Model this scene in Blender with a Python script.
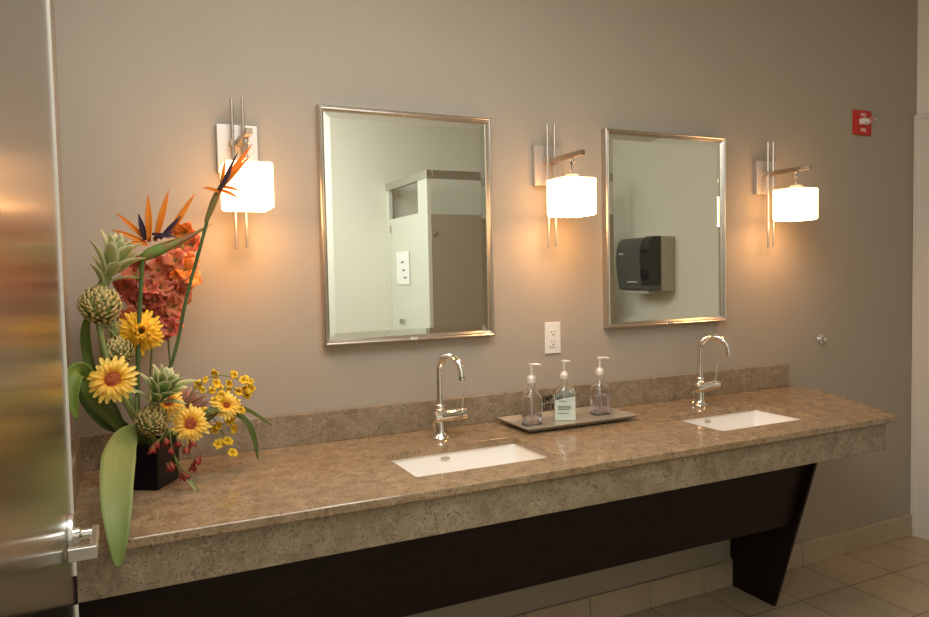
import bpy, bmesh, math, random
from mathutils import Vector, Matrix, Euler
random.seed(7)
PI = math.pi
V = Vector
for o in list(bpy.data.objects): bpy.data.objects.remove(o)
C = bpy.context.scene.collection

# ---------------------------------------------------------------- camera
F, YAW, PITCH, ROLL = 717.7, -0.4437, -0.0484, -0.0207
CAM = V((-0.1579, -2.339, 1.4107))
fwd = V((-math.sin(YAW)*math.cos(PITCH), math.cos(YAW)*math.cos(PITCH), math.sin(PITCH)))
rt = V((math.cos(YAW), math.sin(YAW), 0)); upv = rt.cross(fwd)
cr, sr = math.cos(ROLL), math.sin(ROLL)
RT = cr*rt + sr*upv; UP = -sr*rt + cr*upv
cam_d = bpy.data.cameras.new('camera'); cam = bpy.data.objects.new('camera', cam_d); C.objects.link(cam)
m = Matrix((RT, UP, -fwd)).transposed().to_4x4(); m.translation = CAM
cam.matrix_world = m
cam_d.sensor_width = 36; cam_d.lens = F/929*36; cam_d.clip_start = 0.02
bpy.context.scene.camera = cam

def at(px, py, Y):                       # a point of the photo taken at depth Y, as a place in the room
    d = fwd + RT*((px-464.5)/F) - UP*((py-308.5)/F)
    return CAM + d*((Y-CAM.y)/d.y)

# ---------------------------------------------------------------- world, lights, exposure
w = bpy.data.worlds.new('world'); bpy.context.scene.world = w; w.use_nodes = True
w.node_tree.nodes['Background'].inputs[0].default_value = (0.9, 0.93, 1, 1)
w.node_tree.nodes['Background'].inputs[1].default_value = 0.3
def area(name, loc, target, size, energy, col, sy=None):
    d = bpy.data.lights.new(name, 'AREA'); d.energy = energy; d.color = col; d.size = size
    if sy: d.shape = 'RECTANGLE'; d.size_y = sy
    o = bpy.data.objects.new(name, d); C.objects.link(o); o.location = loc
    o.rotation_euler = (V(target)-V(loc)).to_track_quat('-Z', 'Y').to_euler()
    return o
area('ceiling_bounce', (.45, -1.25, 2.72), (.45, -1.24, 0), 1.3, 30, (.97, .99, 1.0), 0.8)  # unseen light standing in for flash bounced off the ceiling
area('rear_fill', (.05, -2.2, 2.35), (2.2, -3.1, 1.4), 0.7, 21, (1, 1, .97))  # unseen fill light added to brighten the walls that the mirrors reflect
vs = bpy.context.scene.view_settings
vs.view_transform = 'Standard'; vs.look = 'None'; vs.exposure = 0.0; vs.gamma = 1; vs.use_curve_mapping = False

# ---------------------------------------------------------------- materials
def mat(name, col, rough=.5, metal=0, spec=.5, noise=None, bump=None, emit=None, trans=0, ior=1.45, aniso=0, sss=0, coat=0):
    M = bpy.data.materials.new(name); M.use_nodes = True
    nt = M.node_tree; b = nt.nodes['Principled BSDF']
    b.inputs['Base Color'].default_value = (*col, 1); b.inputs['Roughness'].default_value = rough
    b.inputs['Metallic'].default_value = metal; b.inputs['Specular IOR Level'].default_value = spec
    b.inputs['IOR'].default_value = ior; b.inputs['Transmission Weight'].default_value = trans
    b.inputs['Anisotropic'].default_value = aniso; b.inputs['Coat Weight'].default_value = coat
    if emit: b.inputs['Emission Color'].default_value = (*emit[0], 1); b.inputs['Emission Strength'].default_value = emit[1]
    tc = nt.nodes.new('ShaderNodeTexCoord')
    if noise:                            # (scale, second colour, contrast low, high, stretch)
        n = nt.nodes.new('ShaderNodeTexNoise'); n.inputs['Scale'].default_value = noise[0]; n.inputs['Detail'].default_value = 6
        mp = nt.nodes.new('ShaderNodeMapping'); nt.links.new(tc.outputs['Object'], mp.inputs[0])
        if len(noise) > 4: mp.inputs['Scale'].default_value = noise[4]
        nt.links.new(mp.outputs[0], n.inputs['Vector'])
        r = nt.nodes.new('ShaderNodeValToRGB'); r.color_ramp.elements[0].position = noise[2]; r.color_ramp.elements[1].position = noise[3]
        r.color_ramp.elements[0].color = (*noise[1], 1); r.color_ramp.elements[1].color = (*col, 1)
        nt.links.new(n.outputs[0], r.inputs[0]); nt.links.new(r.outputs[0], b.inputs['Base Color'])
    if bump:                             # (scale, strength, distance)
        n = nt.nodes.new('ShaderNodeTexNoise'); n.inputs['Scale'].default_value = bump[0]; n.inputs['Detail'].default_value = 3
        nt.links.new(tc.outputs['Object'], n.inputs['Vector'])
        bp = nt.nodes.new('ShaderNodeBump'); bp.inputs['Strength'].default_value = bump[1]; bp.inputs['Distance'].default_value = bump[2]
        nt.links.new(n.outputs[0], bp.inputs['Height']); nt.links.new(bp.outputs[0], b.inputs['Normal'])
    return M

def petal_mat(name, stops, edge=None, rough=.55, trans=.25, vein=0):
    """colour runs along the petal (UV v); edge colour toward the rims (UV u)"""
    M = bpy.data.materials.new(name); M.use_nodes = True; nt = M.node_tree; b = nt.nodes['Principled BSDF']
    b.inputs['Roughness'].default_value = rough
    uv = nt.nodes.new('ShaderNodeUVMap'); sp = nt.nodes.new('ShaderNodeSeparateXYZ'); nt.links.new(uv.outputs[0], sp.inputs[0])
    r = nt.nodes.new('ShaderNodeValToRGB'); cr_ = r.color_ramp
    while len(cr_.elements) < len(stops): cr_.elements.new(.5)
    for e, (p, c) in zip(cr_.elements, stops): e.position = p; e.color = (*c, 1)
    nt.links.new(sp.outputs[1], r.inputs[0]); out = r.outputs[0]
    ab = nt.nodes.new('ShaderNodeMath'); ab.operation = 'MULTIPLY_ADD'; ab.inputs[1].default_value = 2; ab.inputs[2].default_value = -1
    nt.links.new(sp.outputs[0], ab.inputs[0])
    a2 = nt.nodes.new('ShaderNodeMath'); a2.operation = 'ABSOLUTE'; nt.links.new(ab.outputs[0], a2.inputs[0])
    if edge:
        e = nt.nodes.new('ShaderNodeValToRGB'); e.color_ramp.elements[0].position = .45; e.color_ramp.elements[1].position = .8
        nt.links.new(a2.outputs[0], e.inputs[0])
        mx = nt.nodes.new('ShaderNodeMix'); mx.data_type = 'RGBA'; nt.links.new(e.outputs[0], mx.inputs[0])
        nt.links.new(out, mx.inputs[6]); mx.inputs[7].default_value = (*edge, 1); out = mx.outputs[2]
    # fine lengthwise streaks
    cmb = nt.nodes.new('ShaderNodeCombineXYZ'); s1 = nt.nodes.new('ShaderNodeMath'); s1.operation = 'MULTIPLY'; s1.inputs[1].default_value = 14
    nt.links.new(sp.outputs[0], s1.inputs[0]); nt.links.new(s1.outputs[0], cmb.inputs[0]); nt.links.new(sp.outputs[1], cmb.inputs[1])
    ns = nt.nodes.new('ShaderNodeTexNoise'); ns.inputs['Scale'].default_value = 1.5; nt.links.new(cmb.outputs[0], ns.inputs['Vector'])
    hs = nt.nodes.new('ShaderNodeHueSaturation'); mr = nt.nodes.new('ShaderNodeMapRange'); mr.inputs[3].default_value = .72; mr.inputs[4].default_value = 1.25
    nt.links.new(ns.outputs[0], mr.inputs[0]); nt.links.new(mr.outputs[0], hs.inputs['Value']); nt.links.new(out, hs.inputs['Color'])
    nt.links.new(hs.outputs[0], b.inputs['Base Color'])
    if trans:
        tr = nt.nodes.new('ShaderNodeBsdfTranslucent'); nt.links.new(hs.outputs[0], tr.inputs[0])
        ms = nt.nodes.new('ShaderNodeMixShader'); ms.inputs[0].default_value = trans
        nt.links.new(b.outputs[0], ms.inputs[1]); nt.links.new(tr.outputs[0], ms.inputs[2])
        nt.links.new(ms.outputs[0], nt.nodes['Material Output'].inputs[0])
    return M

def granite(name, rough, k=1.0, tint=(1, 1, 1)):
    M = bpy.data.materials.new(name); M.use_nodes = True; nt = M.node_tree; b = nt.nodes['Principled BSDF']
    b.inputs['Roughness'].default_value = rough
    tc = nt.nodes.new('ShaderNodeTexCoord')
    def noise(s, det, dist=0):
        n = nt.nodes.new('ShaderNodeTexNoise'); n.inputs['Scale'].default_value = s; n.inputs['Detail'].default_value = det
        n.inputs['Distortion'].default_value = dist; nt.links.new(tc.outputs['Object'], n.inputs['Vector']); return n.outputs[0]
    def ramp(src, pts):
        r = nt.nodes.new('ShaderNodeValToRGB')
        while len(r.color_ramp.elements) < len(pts): r.color_ramp.elements.new(.5)
        for e, (p, c) in zip(r.color_ramp.elements, pts): e.position = p; e.color = (*c, 1)
        nt.links.new(src, r.inputs[0]); return r.outputs[0]
    def mix(f, a, bb):
        x = nt.nodes.new('ShaderNodeMix'); x.data_type = 'RGBA'; nt.links.new(f, x.inputs[0]); nt.links.new(a, x.inputs[6])
        if isinstance(bb, tuple): x.inputs[7].default_value = (*bb, 1)
        else: nt.links.new(bb, x.inputs[7])
        return x.outputs[2]
    q = lambda c: tuple(v*k*u for v, u in zip(c, tint))
    base = ramp(noise(22, 8, .6), [(.3, q((.27, .20, .12))), (.5, q((.38, .29, .185))), (.7, q((.46, .365, .245)))])
    dark = ramp(noise(52, 8, 2.8), [(.385, (.85, .85, .85)), (.45, (0, 0, 0))])
    c = mix(dark, base, q((.16, .12, .08)))
    light = ramp(noise(30, 4, 3.0), [(.62, (0, 0, 0)), (.68, (.75, .75, .75))])
    c = mix(light, c, q((.56, .47, .34)))
    big = ramp(noise(5, 3, .5), [(.35, (.3, .3, .3)), (.6, (0, 0, 0))])
    c = mix(big, c, q((.26, .20, .13)))
    nt.links.new(c, b.inputs['Base Color'])
    return M

def tile_mat():
    M = bpy.data.materials.new('floor_tile'); M.use_nodes = True; nt = M.node_tree; b = nt.nodes['Principled BSDF']
    b.inputs['Roughness'].default_value = .35
    tc = nt.nodes.new('ShaderNodeTexCoord'); mp = nt.nodes.new('ShaderNodeMapping'); nt.links.new(tc.outputs['Object'], mp.inputs[0])
    T = .302; mp.inputs['Location'].default_value = (-2.684, .256, 0)
    br = nt.nodes.new('ShaderNodeTexBrick'); br.offset = 0; br.inputs['Scale'].default_value = 1
    br.inputs['Brick Width'].default_value = T; br.inputs['Row Height'].default_value = T; br.inputs['Mortar Size'].default_value = .003
    br.inputs['Color1'].default_value = (.42, .335, .22, 1); br.inputs['Color2'].default_value = (.38, .30, .195, 1); br.inputs['Mortar'].default_value = (.13, .10, .065, 1)
    nt.links.new(mp.outputs[0], br.inputs['Vector'])
    n = nt.nodes.new('ShaderNodeTexNoise'); n.inputs['Scale'].default_value = 9; n.inputs['Detail'].default_value = 5; nt.links.new(tc.outputs['Object'], n.inputs['Vector'])
    hs = nt.nodes.new('ShaderNodeHueSaturation'); mr = nt.nodes.new('ShaderNodeMapRange'); mr.inputs[3].default_value = .85; mr.inputs[4].default_value = 1.15
    nt.links.new(n.outputs[0], mr.inputs[0]); nt.links.new(mr.outputs[0], hs.inputs['Value']); nt.links.new(br.outputs[0], hs.inputs['Color'])
    nt.links.new(hs.outputs[0], b.inputs['Base Color'])
    return M

WALL = mat('taupe_wall_paint', (.405, .355, .285), .75, spec=.25, noise=(3, (.39, .342, .274), .3, .7), bump=(160, .12, .002))
PALE = mat('pale_wall_paint', (.84, .83, .73), .7, spec=.3, bump=(160, .1, .002))
CEIL = mat('ceiling_white', (.8, .78, .73), .9)
TILE = tile_mat()
BASEB = mat('baseboard_tile', (.50, .41, .29), .4, noise=(8, (.43, .35, .24), .3, .7))
TRIM = mat('white_trim', (.74, .70, .62), .4)
GRAN = granite('stone_polished', .11, .86, (1.02, .92, .80))  # warm tint puts the sconce light on the top into the stone colour
GRANA = granite('stone_face', .35, .78)
PORC = mat('porcelain', (.90, .86, .79), .12)
CHROME = mat('chrome', (.86, .84, .80), .06, 1)
NICKEL = mat('brushed_nickel', (.66, .60, .52), .32, 1, aniso=.5)
BRONZE = mat('bronze_nickel', (.42, .33, .25), .35, 1)
SATIN = mat('satin_plate', (.62, .57, .52), .45, .75)
FRAMEM = mat('mirror_frame_nickel', (.60, .56, .50), .28, 1)
MIRR = mat('mirror_glass', (.91, .94, .86), .0, 1)
STEEL = mat('door_brushed_steel', (.36, .33, .28), .17, 1, aniso=.7, noise=(3, (.32, .29, .24), .3, .7, (1, 1, 160)))
WOOD = mat('espresso_wood', (.020, .0075, .0055), .45, spec=.3, noise=(6, (.008, .003, .0025), .3, .75, (2, 14, 14)))
SHADE = mat('lamp_glass', (1, .95, .85), .3, emit=((1, .50, .20), 7.5))
SHADEB = mat('shade_bottom_glow', (1, .95, .85), .3, emit=((1, .50, .20), 46.0))  # stronger glow standing in for a bulb in the open shade bottom
GLASS = mat('clear_glass', (1, 1, 1), .02, trans=1, ior=1.45)
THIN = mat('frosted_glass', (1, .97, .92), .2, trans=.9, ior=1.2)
LILAC = mat('lilac_soap', (.86, .85, .98), .03, trans=.95, ior=1.36)
MINT = mat('mint_panel', (.60, .67, .57), .35)
MINTS = mat('mint_soap', (.66, .76, .66), .2, trans=.3)
WPLA = mat('white_plastic', (.78, .76, .71), .3)
PUMP = mat('pump_pearl', (.78, .73, .66), .22, .25)
BLACK = mat('black_ink', (.01, .01, .01), .5)
GREYINK = mat('grey_ink', (.16, .2, .17), .6)
SLOT = mat('outlet_slot', (.10, .05, .03), .6)
TRAYM = mat('tray_pewter', (.55, .50, .42), .3, .5, noise=(12, (.45, .40, .32), .3, .7))
RED = mat('red_plastic', (.55, .02, .012), .35)
WINK = mat('white_ink', (.85, .62, .55), .5)
VASE = mat('black_ceramic', (.004, .0035, .006), .2, spec=.25)
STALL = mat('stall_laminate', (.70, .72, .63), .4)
STALLD = mat('stall_laminate_shaded', (.40, .34, .26), .5)  # darker copy of the laminate, with the side panel's shade painted in
ALU = mat('satin_aluminium', (.6, .6, .56), .35, 1)
PAPER = mat('paper_sign', (.92, .92, .90), .6)
SMOKE = mat('smoke_plastic', (.12, .125, .11), .25)
SMOKD = mat('smoke_window', (.045, .045, .04), .2)
LGREY = mat('light_grey_plastic', (.50, .48, .42), .4)
MGREY = mat('grey_logo', (.6, .62, .6), .4)
STEM = mat('stem_green', (.075, .125, .03), .5, noise=(20, (.045, .085, .02), .3, .7))
STEML = mat('stem_light', (.22, .27, .08), .5, noise=(20, (.15, .19, .06), .3, .7))
FIBRE = mat('flower_core', (.60, .16, .05), .8, noise=(220, (.32, .06, .015), .4, .6), bump=(300, .8, .003))

# ---------------------------------------------------------------- mesh helpers
class MB:
    def __init__(s): s.v = []; s.f = []; s.uv = {}
    def add(s, vs, fs):
        k = len(s.v); s.v += [V(v) for v in vs]; s.f += [tuple(i+k for i in f) for f in fs]; return k
    def box(s, x0, x1, y0, y1, z0, z1):
        s.add([(x, y, z) for z in (z0, z1) for y in (y0, y1) for x in (x0, x1)],
              [(0, 2, 3, 1), (4, 5, 7, 6), (0, 1, 5, 4), (2, 6, 7, 3), (0, 4, 6, 2), (1, 3, 7, 5)]); return s
    def prism(s, pts, z0, z1, f=lambda a, b, c: (a, b, c)):
        n = len(pts)
        s.add([f(a, b, z0) for a, b in pts]+[f(a, b, z1) for a, b in pts],
              [tuple(range(n))[::-1], tuple(range(n, 2*n))]+[(i, (i+1) % n, n+(i+1) % n, n+i) for i in range(n)]); return s
    def tube(s, pts, r, n=12, caps=True, flat=1):
        pts = [V(p) for p in pts]; m = len(pts); rr = r if isinstance(r, (list, tuple)) else [r]*m
        t0 = (pts[1]-pts[0]).normalized(); a = t0.orthogonal().normalized(); k = len(s.v)
        for i, p in enumerate(pts):
            t = (pts[min(i+1, m-1)]-pts[max(i-1, 0)])
            t = t.normalized() if t.length > 1e-9 else t0
            a = (a-t*a.dot(t)).normalized(); b = t.cross(a)
            for j in range(n):
                an = 2*PI*j/n; s.v.append(p+(a*math.cos(an)+b*math.sin(an)*flat)*rr[i])
        for i in range(m-1):
            for j in range(n):
                s.f.append((k+i*n+j, k+i*n+(j+1) % n, k+(i+1)*n+(j+1) % n, k+(i+1)*n+j))
        if caps: s.f.append(tuple(k+j for j in range(n))[::-1]); s.f.append(tuple(k+(m-1)*n+j for j in range(n)))
        return s
    def lathe(s, prof, c=(0, 0, 0), n=28, axis=(0, 0, 1), sx=1, sy=1):
        q = V((0, 0, 1)).rotation_difference(V(axis)); k = len(s.v); c = V(c)
        for r, z in prof:
            for j in range(n):
                an = 2*PI*j/n; s.v.append(c+q @ V((r*sx*math.cos(an), r*sy*math.sin(an), z)))
        m = len(prof)
        for i in range(m-1):
            for j in range(n): s.f.append((k+i*n+j, k+i*n+(j+1) % n, k+(i+1)*n+(j+1) % n, k+(i+1)*n+j))
        s.f.append(tuple(k+j for j in range(n))[::-1]); s.f.append(tuple(k+(m-1)*n+j for j in range(n)))
        return s
    def rrect(s, cx, cy, levels, n=6, rot=0):       # levels: (half x, half y, corner r, z)
        k = len(s.v); per = 4*n
        for hx, hy, r, z in levels:
            for q_ in range(4):
                sx_, sy_ = [(1, 1), (-1, 1), (-1, -1), (1, -1)][q_]
                for j in range(n):
                    an = PI/2*(q_+j/(n-1)); x = sx_*(hx-r)+r*math.cos(an); y = sy_*(hy-r)+r*math.sin(an)
                    s.v.append(V((cx+x*math.cos(rot)-y*math.sin(rot), cy+x*math.sin(rot)+y*math.cos(rot), z)))
        for i in range(len(levels)-1):
            for j in range(per): s.f.append((k+i*per+j, k+i*per+(j+1) % per, k+(i+1)*per+(j+1) % per, k+(i+1)*per+j))
        s.f.append(tuple(k+j for j in range(per))[::-1]); s.f.append(tuple(k+(len(levels)-1)*per+j for j in range(per)))
        return s
    def strip(s, path, nrm, width, cup=0., nx=4, wave=0., fold=0.):
        """leaf or petal: path of points, nrm = face normal hint, width(t) = half width"""
        path = [V(p) for p in path]; m = len(path); k = len(s.v); nrm = V(nrm).normalized()
        for i, p in enumerate(path):
            t = (path[min(i+1, m-1)]-path[max(i-1, 0)]).normalized()
            sd = t.cross(nrm).normalized(); nn = sd.cross(t).normalized(); tt = i/(m-1); w_ = width(tt)
            for j in range(nx+1):
                u = j/nx*2-1
                s.uv[len(s.v)] = (j/nx, tt)
                s.v.append(p+sd*u*w_+nn*(cup*w_*(u*u)+fold*w_*abs(u)+wave*w_*math.sin(tt*14+u*3)*abs(u)))
        for i in range(m-1):
            for j in range(nx):
                a = k+i*(nx+1)+j; s.f.append((a, a+1, a+nx+2, a+nx+1))
        return s
    def build(s, name, mt, parent=None, smooth=False, bevel=0, solid=0, sub=0):
        me = bpy.data.meshes.new(name); me.from_pydata([tuple(v) for v in s.v], [], s.f); me.materials.append(mt)
        bm = bmesh.new(); bm.from_mesh(me)
        if not s.uv: bmesh.ops.recalc_face_normals(bm, faces=bm.faces)
        else:
            L = bm.loops.layers.uv.new('UVMap'); bm.verts.index_update()
            for f in bm.faces:
                for l in f.loops: l[L].uv = s.uv.get(l.vert.index, (.5, .5))
        bm.to_mesh(me); bm.free()
        o = bpy.data.objects.new(name, me); C.objects.link(o)
        if smooth:
            for p in me.polygons: p.use_smooth = True
        if parent: o.parent = parent; o.matrix_parent_inverse = Matrix.Translation(-V(parent.get('_w', (0, 0, 0))))
        if solid: q = o.modifiers.new('solid', 'SOLIDIFY'); q.thickness = solid
        if bevel: q = o.modifiers.new('bevel', 'BEVEL'); q.width = bevel; q.segments = 3; q.limit_method = 'ANGLE'; q.angle_limit = math.radians(40)
        if sub: q = o.modifiers.new('sub', 'SUBSURF'); q.levels = sub; q.render_levels = sub
        if smooth and not s.uv:
            try: me.set_sharp_from_angle(angle=math.radians(42))
            except Exception: pass
        return o
def tag(o, label, cat, group=None, kind=None):
    o['label'] = label; o['category'] = cat
    if group: o['group'] = group
    if kind: o['kind'] = kind
    return o
def thing(name, loc, label, cat, group=None):
    o = bpy.data.objects.new(name, None); C.objects.link(o); o.location = loc; o['_w'] = tuple(loc); o.empty_display_size = .05
    return tag(o, label, cat, group)
def struct(name, mb, mt, label=None, **k):
    o = mb.build(name, mt, **k); o['kind'] = 'structure'
    if label: o['label'] = label
    return o
def smoothpath(pts, n=8):
    pts = [V(p) for p in pts]; out = []
    for i in range(len(pts)-1):
        p0, p1, p2, p3 = pts[max(i-1, 0)], pts[i], pts[i+1], pts[min(i+2, len(pts)-1)]
        for j in range(n):
            t = j/n; out.append(.5*((2*p1)+(p2-p0)*t+(2*p0-5*p1+4*p2-p3)*t*t+(3*p1-p0-3*p2+p3)*t**3))
    return out+[pts[-1]]

# ---------------------------------------------------------------- the room
XL, XR, YB, H = -.30, 3.524, -3.1, 2.75
struct('floor', MB().box(XL-.1, XR+.1, YB-.1, .1, -.1, 0), TILE, 'beige square floor tiles with thin dark grout')
struct('ceiling', MB().box(XL-.1, XR+.1, YB-.1, .1, H, H+.1), CEIL, 'plain white ceiling')
struct('wall_back', MB().box(XL-.1, XR+.1, 0, .1, 0, H), WALL, 'taupe painted wall carrying the mirrors and sconces')
struct('wall_left', MB().box(XL-.1, XL, YB-.1, 0, 0, H), WALL, 'narrow strip of taupe side wall beyond the steel door')
struct('wall_right', MB().box(XR, XR+.1, YB-.1, 0, 0, H), PALE, 'pale side wall with a white door casing')
struct('wall_front', MB().box(XL, XR, YB-.1, YB, 0, H), PALE, 'pale wall opposite the mirrors')
bb = MB()
for k in range(-10, 3):
    x0, x1 = max(XL, 2.684+.302*k), min(XR-.028, 2.684+.302*(k+1)-.002)
    if x1 > x0: bb.box(x0, x1, -.014, 0, 0, .112)
struct('baseboard_back', bb, BASEB, 'beige tile skirting along the taupe wall', bevel=.003)
# door casing on the right wall and its door
t = MB()
for z0, z1 in ((0, 2.165),):
    t.box(3.504, XR, -.115, -.001, 0, 2.165); t.box(3.498, XR, -.03, -.001, 0, 2.165); t.box(3.500, XR, -.115, -.100, 0, 2.165)
    t.box(3.502, XR, -1.12, -.115, 2.085, 2.165); t.box(3.498, XR, -1.12, -.03, 2.14, 2.165)
    t.box(3.502, XR, -1.12, -1.04, 0, 2.085)
struct('trim_1', t, TRIM, 'white moulded door casing at the right edge', bevel=.003)
struct('door_1', MB().box(3.512, XR, -1.04, -.115, .01, 2.085), TRIM, 'white door inside the casing on the right wall')

# ---------------------------------------------------------------- vanity
CT = .865
END = [(2.590, 0), (2.605, -.05), (2.600, -.13), (2.572, -.25), (2.500, -.41), (2.425, -.55), (2.375, -.645), (2.35, -.678)]
SK = [(.540, .999), (1.644, 2.112)]; SYF, SYN = -.264, -.551
van = thing('stone_countertop', (1.1, -.3, CT), 'long tan speckled stone vanity top with a matching apron and splash', 'countertop')
ct = MB(); zb = CT-.024
# top laid out as a grid of rectangles round the two sink cutouts, plus the slanted right end
outer = [(XL, 0), (XL, -.68), (2.33, -.68)]+[p for p in END[::-1]]
bm = bmesh.new()
def ring(pts, z): 
    vs_ = [bm.verts.new((x, y, z)) for x, y in pts]
    return vs_, [bm.edges.new((vs_[i], vs_[(i+1) % len(vs_)])) for i in range(len(vs_))]
def rr(x0, x1, y0, y1, r, n=5):
    out = []
    for cx_, cy_, a0 in ((x1-r, y1-r, 0), (x0+r, y1-r, 90), (x0+r, y0+r, 180), (x1-r, y0+r, 270)):
        for j in range(n): a = math.radians(a0+90*j/(n-1)); out.append((cx_+r*math.cos(a), cy_+r*math.sin(a)))
    return out
es = []
for pts in [outer]+[rr(a, b, SYN, SYF, .012) for a, b in SK]: es += ring(pts, CT)[1]
bmesh.ops.triangle_fill(bm, use_beauty=True, edges=es)
g = bmesh.ops.extrude_face_region(bm, geom=bm.faces[:])
for v_ in g['geom']:
    if isinstance(v_, bmesh.types.BMVert): v_.co.z = zb
bmesh.ops.recalc_face_normals(bm, faces=bm.faces)
me = bpy.data.meshes.new('slab'); bm.to_mesh(me); bm.free(); me.materials.append(GRAN)
o = bpy.data.objects.new('slab', me); C.objects.link(o); o.parent = van; o.matrix_parent_inverse = Matrix.Translation(-V(van['_w']))
q = o.modifiers.new('bevel', 'BEVEL'); q.width = .004; q.segments = 3; q.limit_method = 'ANGLE'; q.angle_limit = math.radians(60)
ap = MB(); AB = .742
ap.prism([(XL, -.668), (2.318, -.668), (2.335, -.640), (2.555, -.20), (2.575, -.05), (2.555, -.05), (2.535, -.20), (2.315, -.640), (2.308, -.648), (XL, -.648)], AB, zb)
ap.build('apron', GRANA, van, bevel=.003)
MB().box(XL, 2.585, -.022, 0, CT, .967).build('backsplash', GRANA, van, bevel=.002)
MB().box(XL, XL+.018, -.60, -.022, CT, .967).build('side_splash', GRANA, van, bevel=.002)

for i, (a, b) in enumerate(SK):
    s = thing('undermount_sink', ((a+b)/2, -.427, zb), ['white rectangular basin below the left mirror', 'white rectangular basin below the right mirror'][i], 'sink', 'undermount basins')
    cx_, cy_ = (a+b)/2, (SYF+SYN)/2; hx, hy = (b-a)/2+.006, (SYF-SYN)/2+.006
    m_ = MB(); lv = []
    # inner surface then outer shell
    inner = [(hx, hy, .03, zb), (hx-.006, hy-.006, .035, zb-.05), (hx-.018, hy-.018, .045, zb-.095), (hx-.05, hy-.045, .05, zb-.112), (.03, .03, .029, zb-.118)]
    outer_ = [(.045, .045, .04, zb-.128), (hx-.035, hy-.03, .05, zb-.122), (hx, hy, .045, zb-.10), (hx+.008, hy+.008, .035, zb-.05), (hx+.010, hy+.010, .03, zb-.004), (hx+.010, hy+.010, .03, zb)]
    m_.rrect(cx_, cy_, (inner+outer_))
    m_.f.pop(-1); m_.f.pop(-1)
    per = 24; n_ = len(inner)+len(outer_)
    for j in range(per): m_.f.append((j, (j+1) % per, (n_-1)*per+(j+1) % per, (n_-1)*per+j))
    m_.f.append(tuple((len(inner)-1)*per+j for j in range(per))) ; m_.f.append(tuple(len(inner)*per+j for j in range(per))[::-1])
    k0 = len(inner)-1   # drop the wall joining inner floor to outer floor
    m_.f = [f for f in m_.f if not (len(f) == 4 and min(f)//per == k0 and max(f)//per == k0+1)]
    m_.build('basin', PORC, s, smooth=True)
    MB().lathe([(.001, 0), (.022, 0), (.024, .002), (.021, .005), (.006, .005), (.005, .008), (.001, .009)], (cx_, cy_, zb-.1185)).build('drain', CHROME, s, smooth=True)
    MB().lathe([(.001, 0), (.013, 0), (.013, .002), (.001, .0025)], (cx_-.02, cy_+hy-.0035, zb-.018), axis=(0, -1, 0), sx=1.2, sy=.5).build('overflow_slot', ALU, s, smooth=True)

# knee panel and leg
def wz(z): return -.4345-(z-.644)*.3012   # sloping front line
k_ = thing('knee_panel', (1.0, -.4, .4), 'dark espresso wood panel leaning under the stone counter', 'panel')
MB().prism([(wz(.371)+.03, .371), (wz(.70)+.03, .70), (wz(.70)+.05, .70), (wz(.371)+.05, .371)], XL, 2.238, lambda a, b, c: (c, a, b)).build('board', WOOD, k_, bevel=.0015)
MB().box(XL, 2.238, wz(.68)+.052, wz(.68)+.072, .66, .70).build('cleat', WOOD, k_)
l_ = thing('support_leg', (2.25, -.2, 0), 'tapered dark wooden support leg standing on the tiled floor', 'table leg')
MB().prism([(-.016, 0), (-.24, 0), (wz(.84), .84), (-.024, .84), (-.002, .80), (-.002, .125), (-.016, .118)], 2.238, 2.252, lambda a, b, c: (c, a, b)).build('leg_panel', WOOD, l_, bevel=.0015)

# ---------------------------------------------------------------- mirrors
def mirror(x0, label):
    x1, z0, z1 = x0+.6265, 1.184, 1.966
    o = thing('wall_mirror', ((x0+x1)/2, 0, z0), label, 'mirror', 'framed wall mirrors')
    fw = .019
    m_ = MB(); prof = [(0, 0), (0, -.030), (.004, -.034), (.008, -.031), (.012, -.033), (fw, -.024), (fw, 0)]
    n = len(prof); k = 0
    for (sx_, sz_) in ((0, 0), (1, 0), (1, 1), (0, 1)):
        for d, y in prof: m_.v.append(V((x0+d if not sx_ else x1-d, y, z0+d if not sz_ else z1-d)))
    for c_ in range(4):
        for j in range(n):
            a, b = c_*n+j, c_*n+(j+1) % n; e = (c_+1) % 4
            m_.f.append((a, b, e*n+(j+1) % n, e*n+j))
    m_.build('frame', FRAMEM, o, bevel=.0008)
    g = MB(); bw = .024; a0, a1, b0, b1 = x0+fw-.003, x1-fw+.003, z0+fw-.003, z1-fw+.003
    pts = [(a0, -.0200, b0), (a1, -.0200, b0), (a1, -.0200, b1), (a0, -.0200, b1), (a0+bw, -.0222, b0+bw), (a1-bw, -.0222, b0+bw), (a1-bw, -.0222, b1-bw), (a0+bw, -.0222, b1-bw),
           (a0, -.006, b0), (a1, -.006, b0), (a1, -.006, b1), (a0, -.006, b1)]
    g.add(pts, [(0, 1, 5, 4), (1, 2, 6, 5), (2, 3, 7, 6), (3, 0, 4, 7), (4, 5, 6, 7), (8, 9, 10, 11), (0, 8, 9, 1), (1, 9, 10, 2), (2, 10, 11, 3), (3, 11, 8, 0)])
    g.build('mirror_glass', MIRR, o)
    MB().box(x0+.30, x0+.325, -.038, -.030, z0+.002, z0+.014).build('clip', CHROME, o, bevel=.002)
mirror(.4318, 'larger looking framed mirror on the left, reflecting a toilet stall')
mirror(1.5626, 'framed mirror on the right, reflecting a paper towel dispenser')

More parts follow.
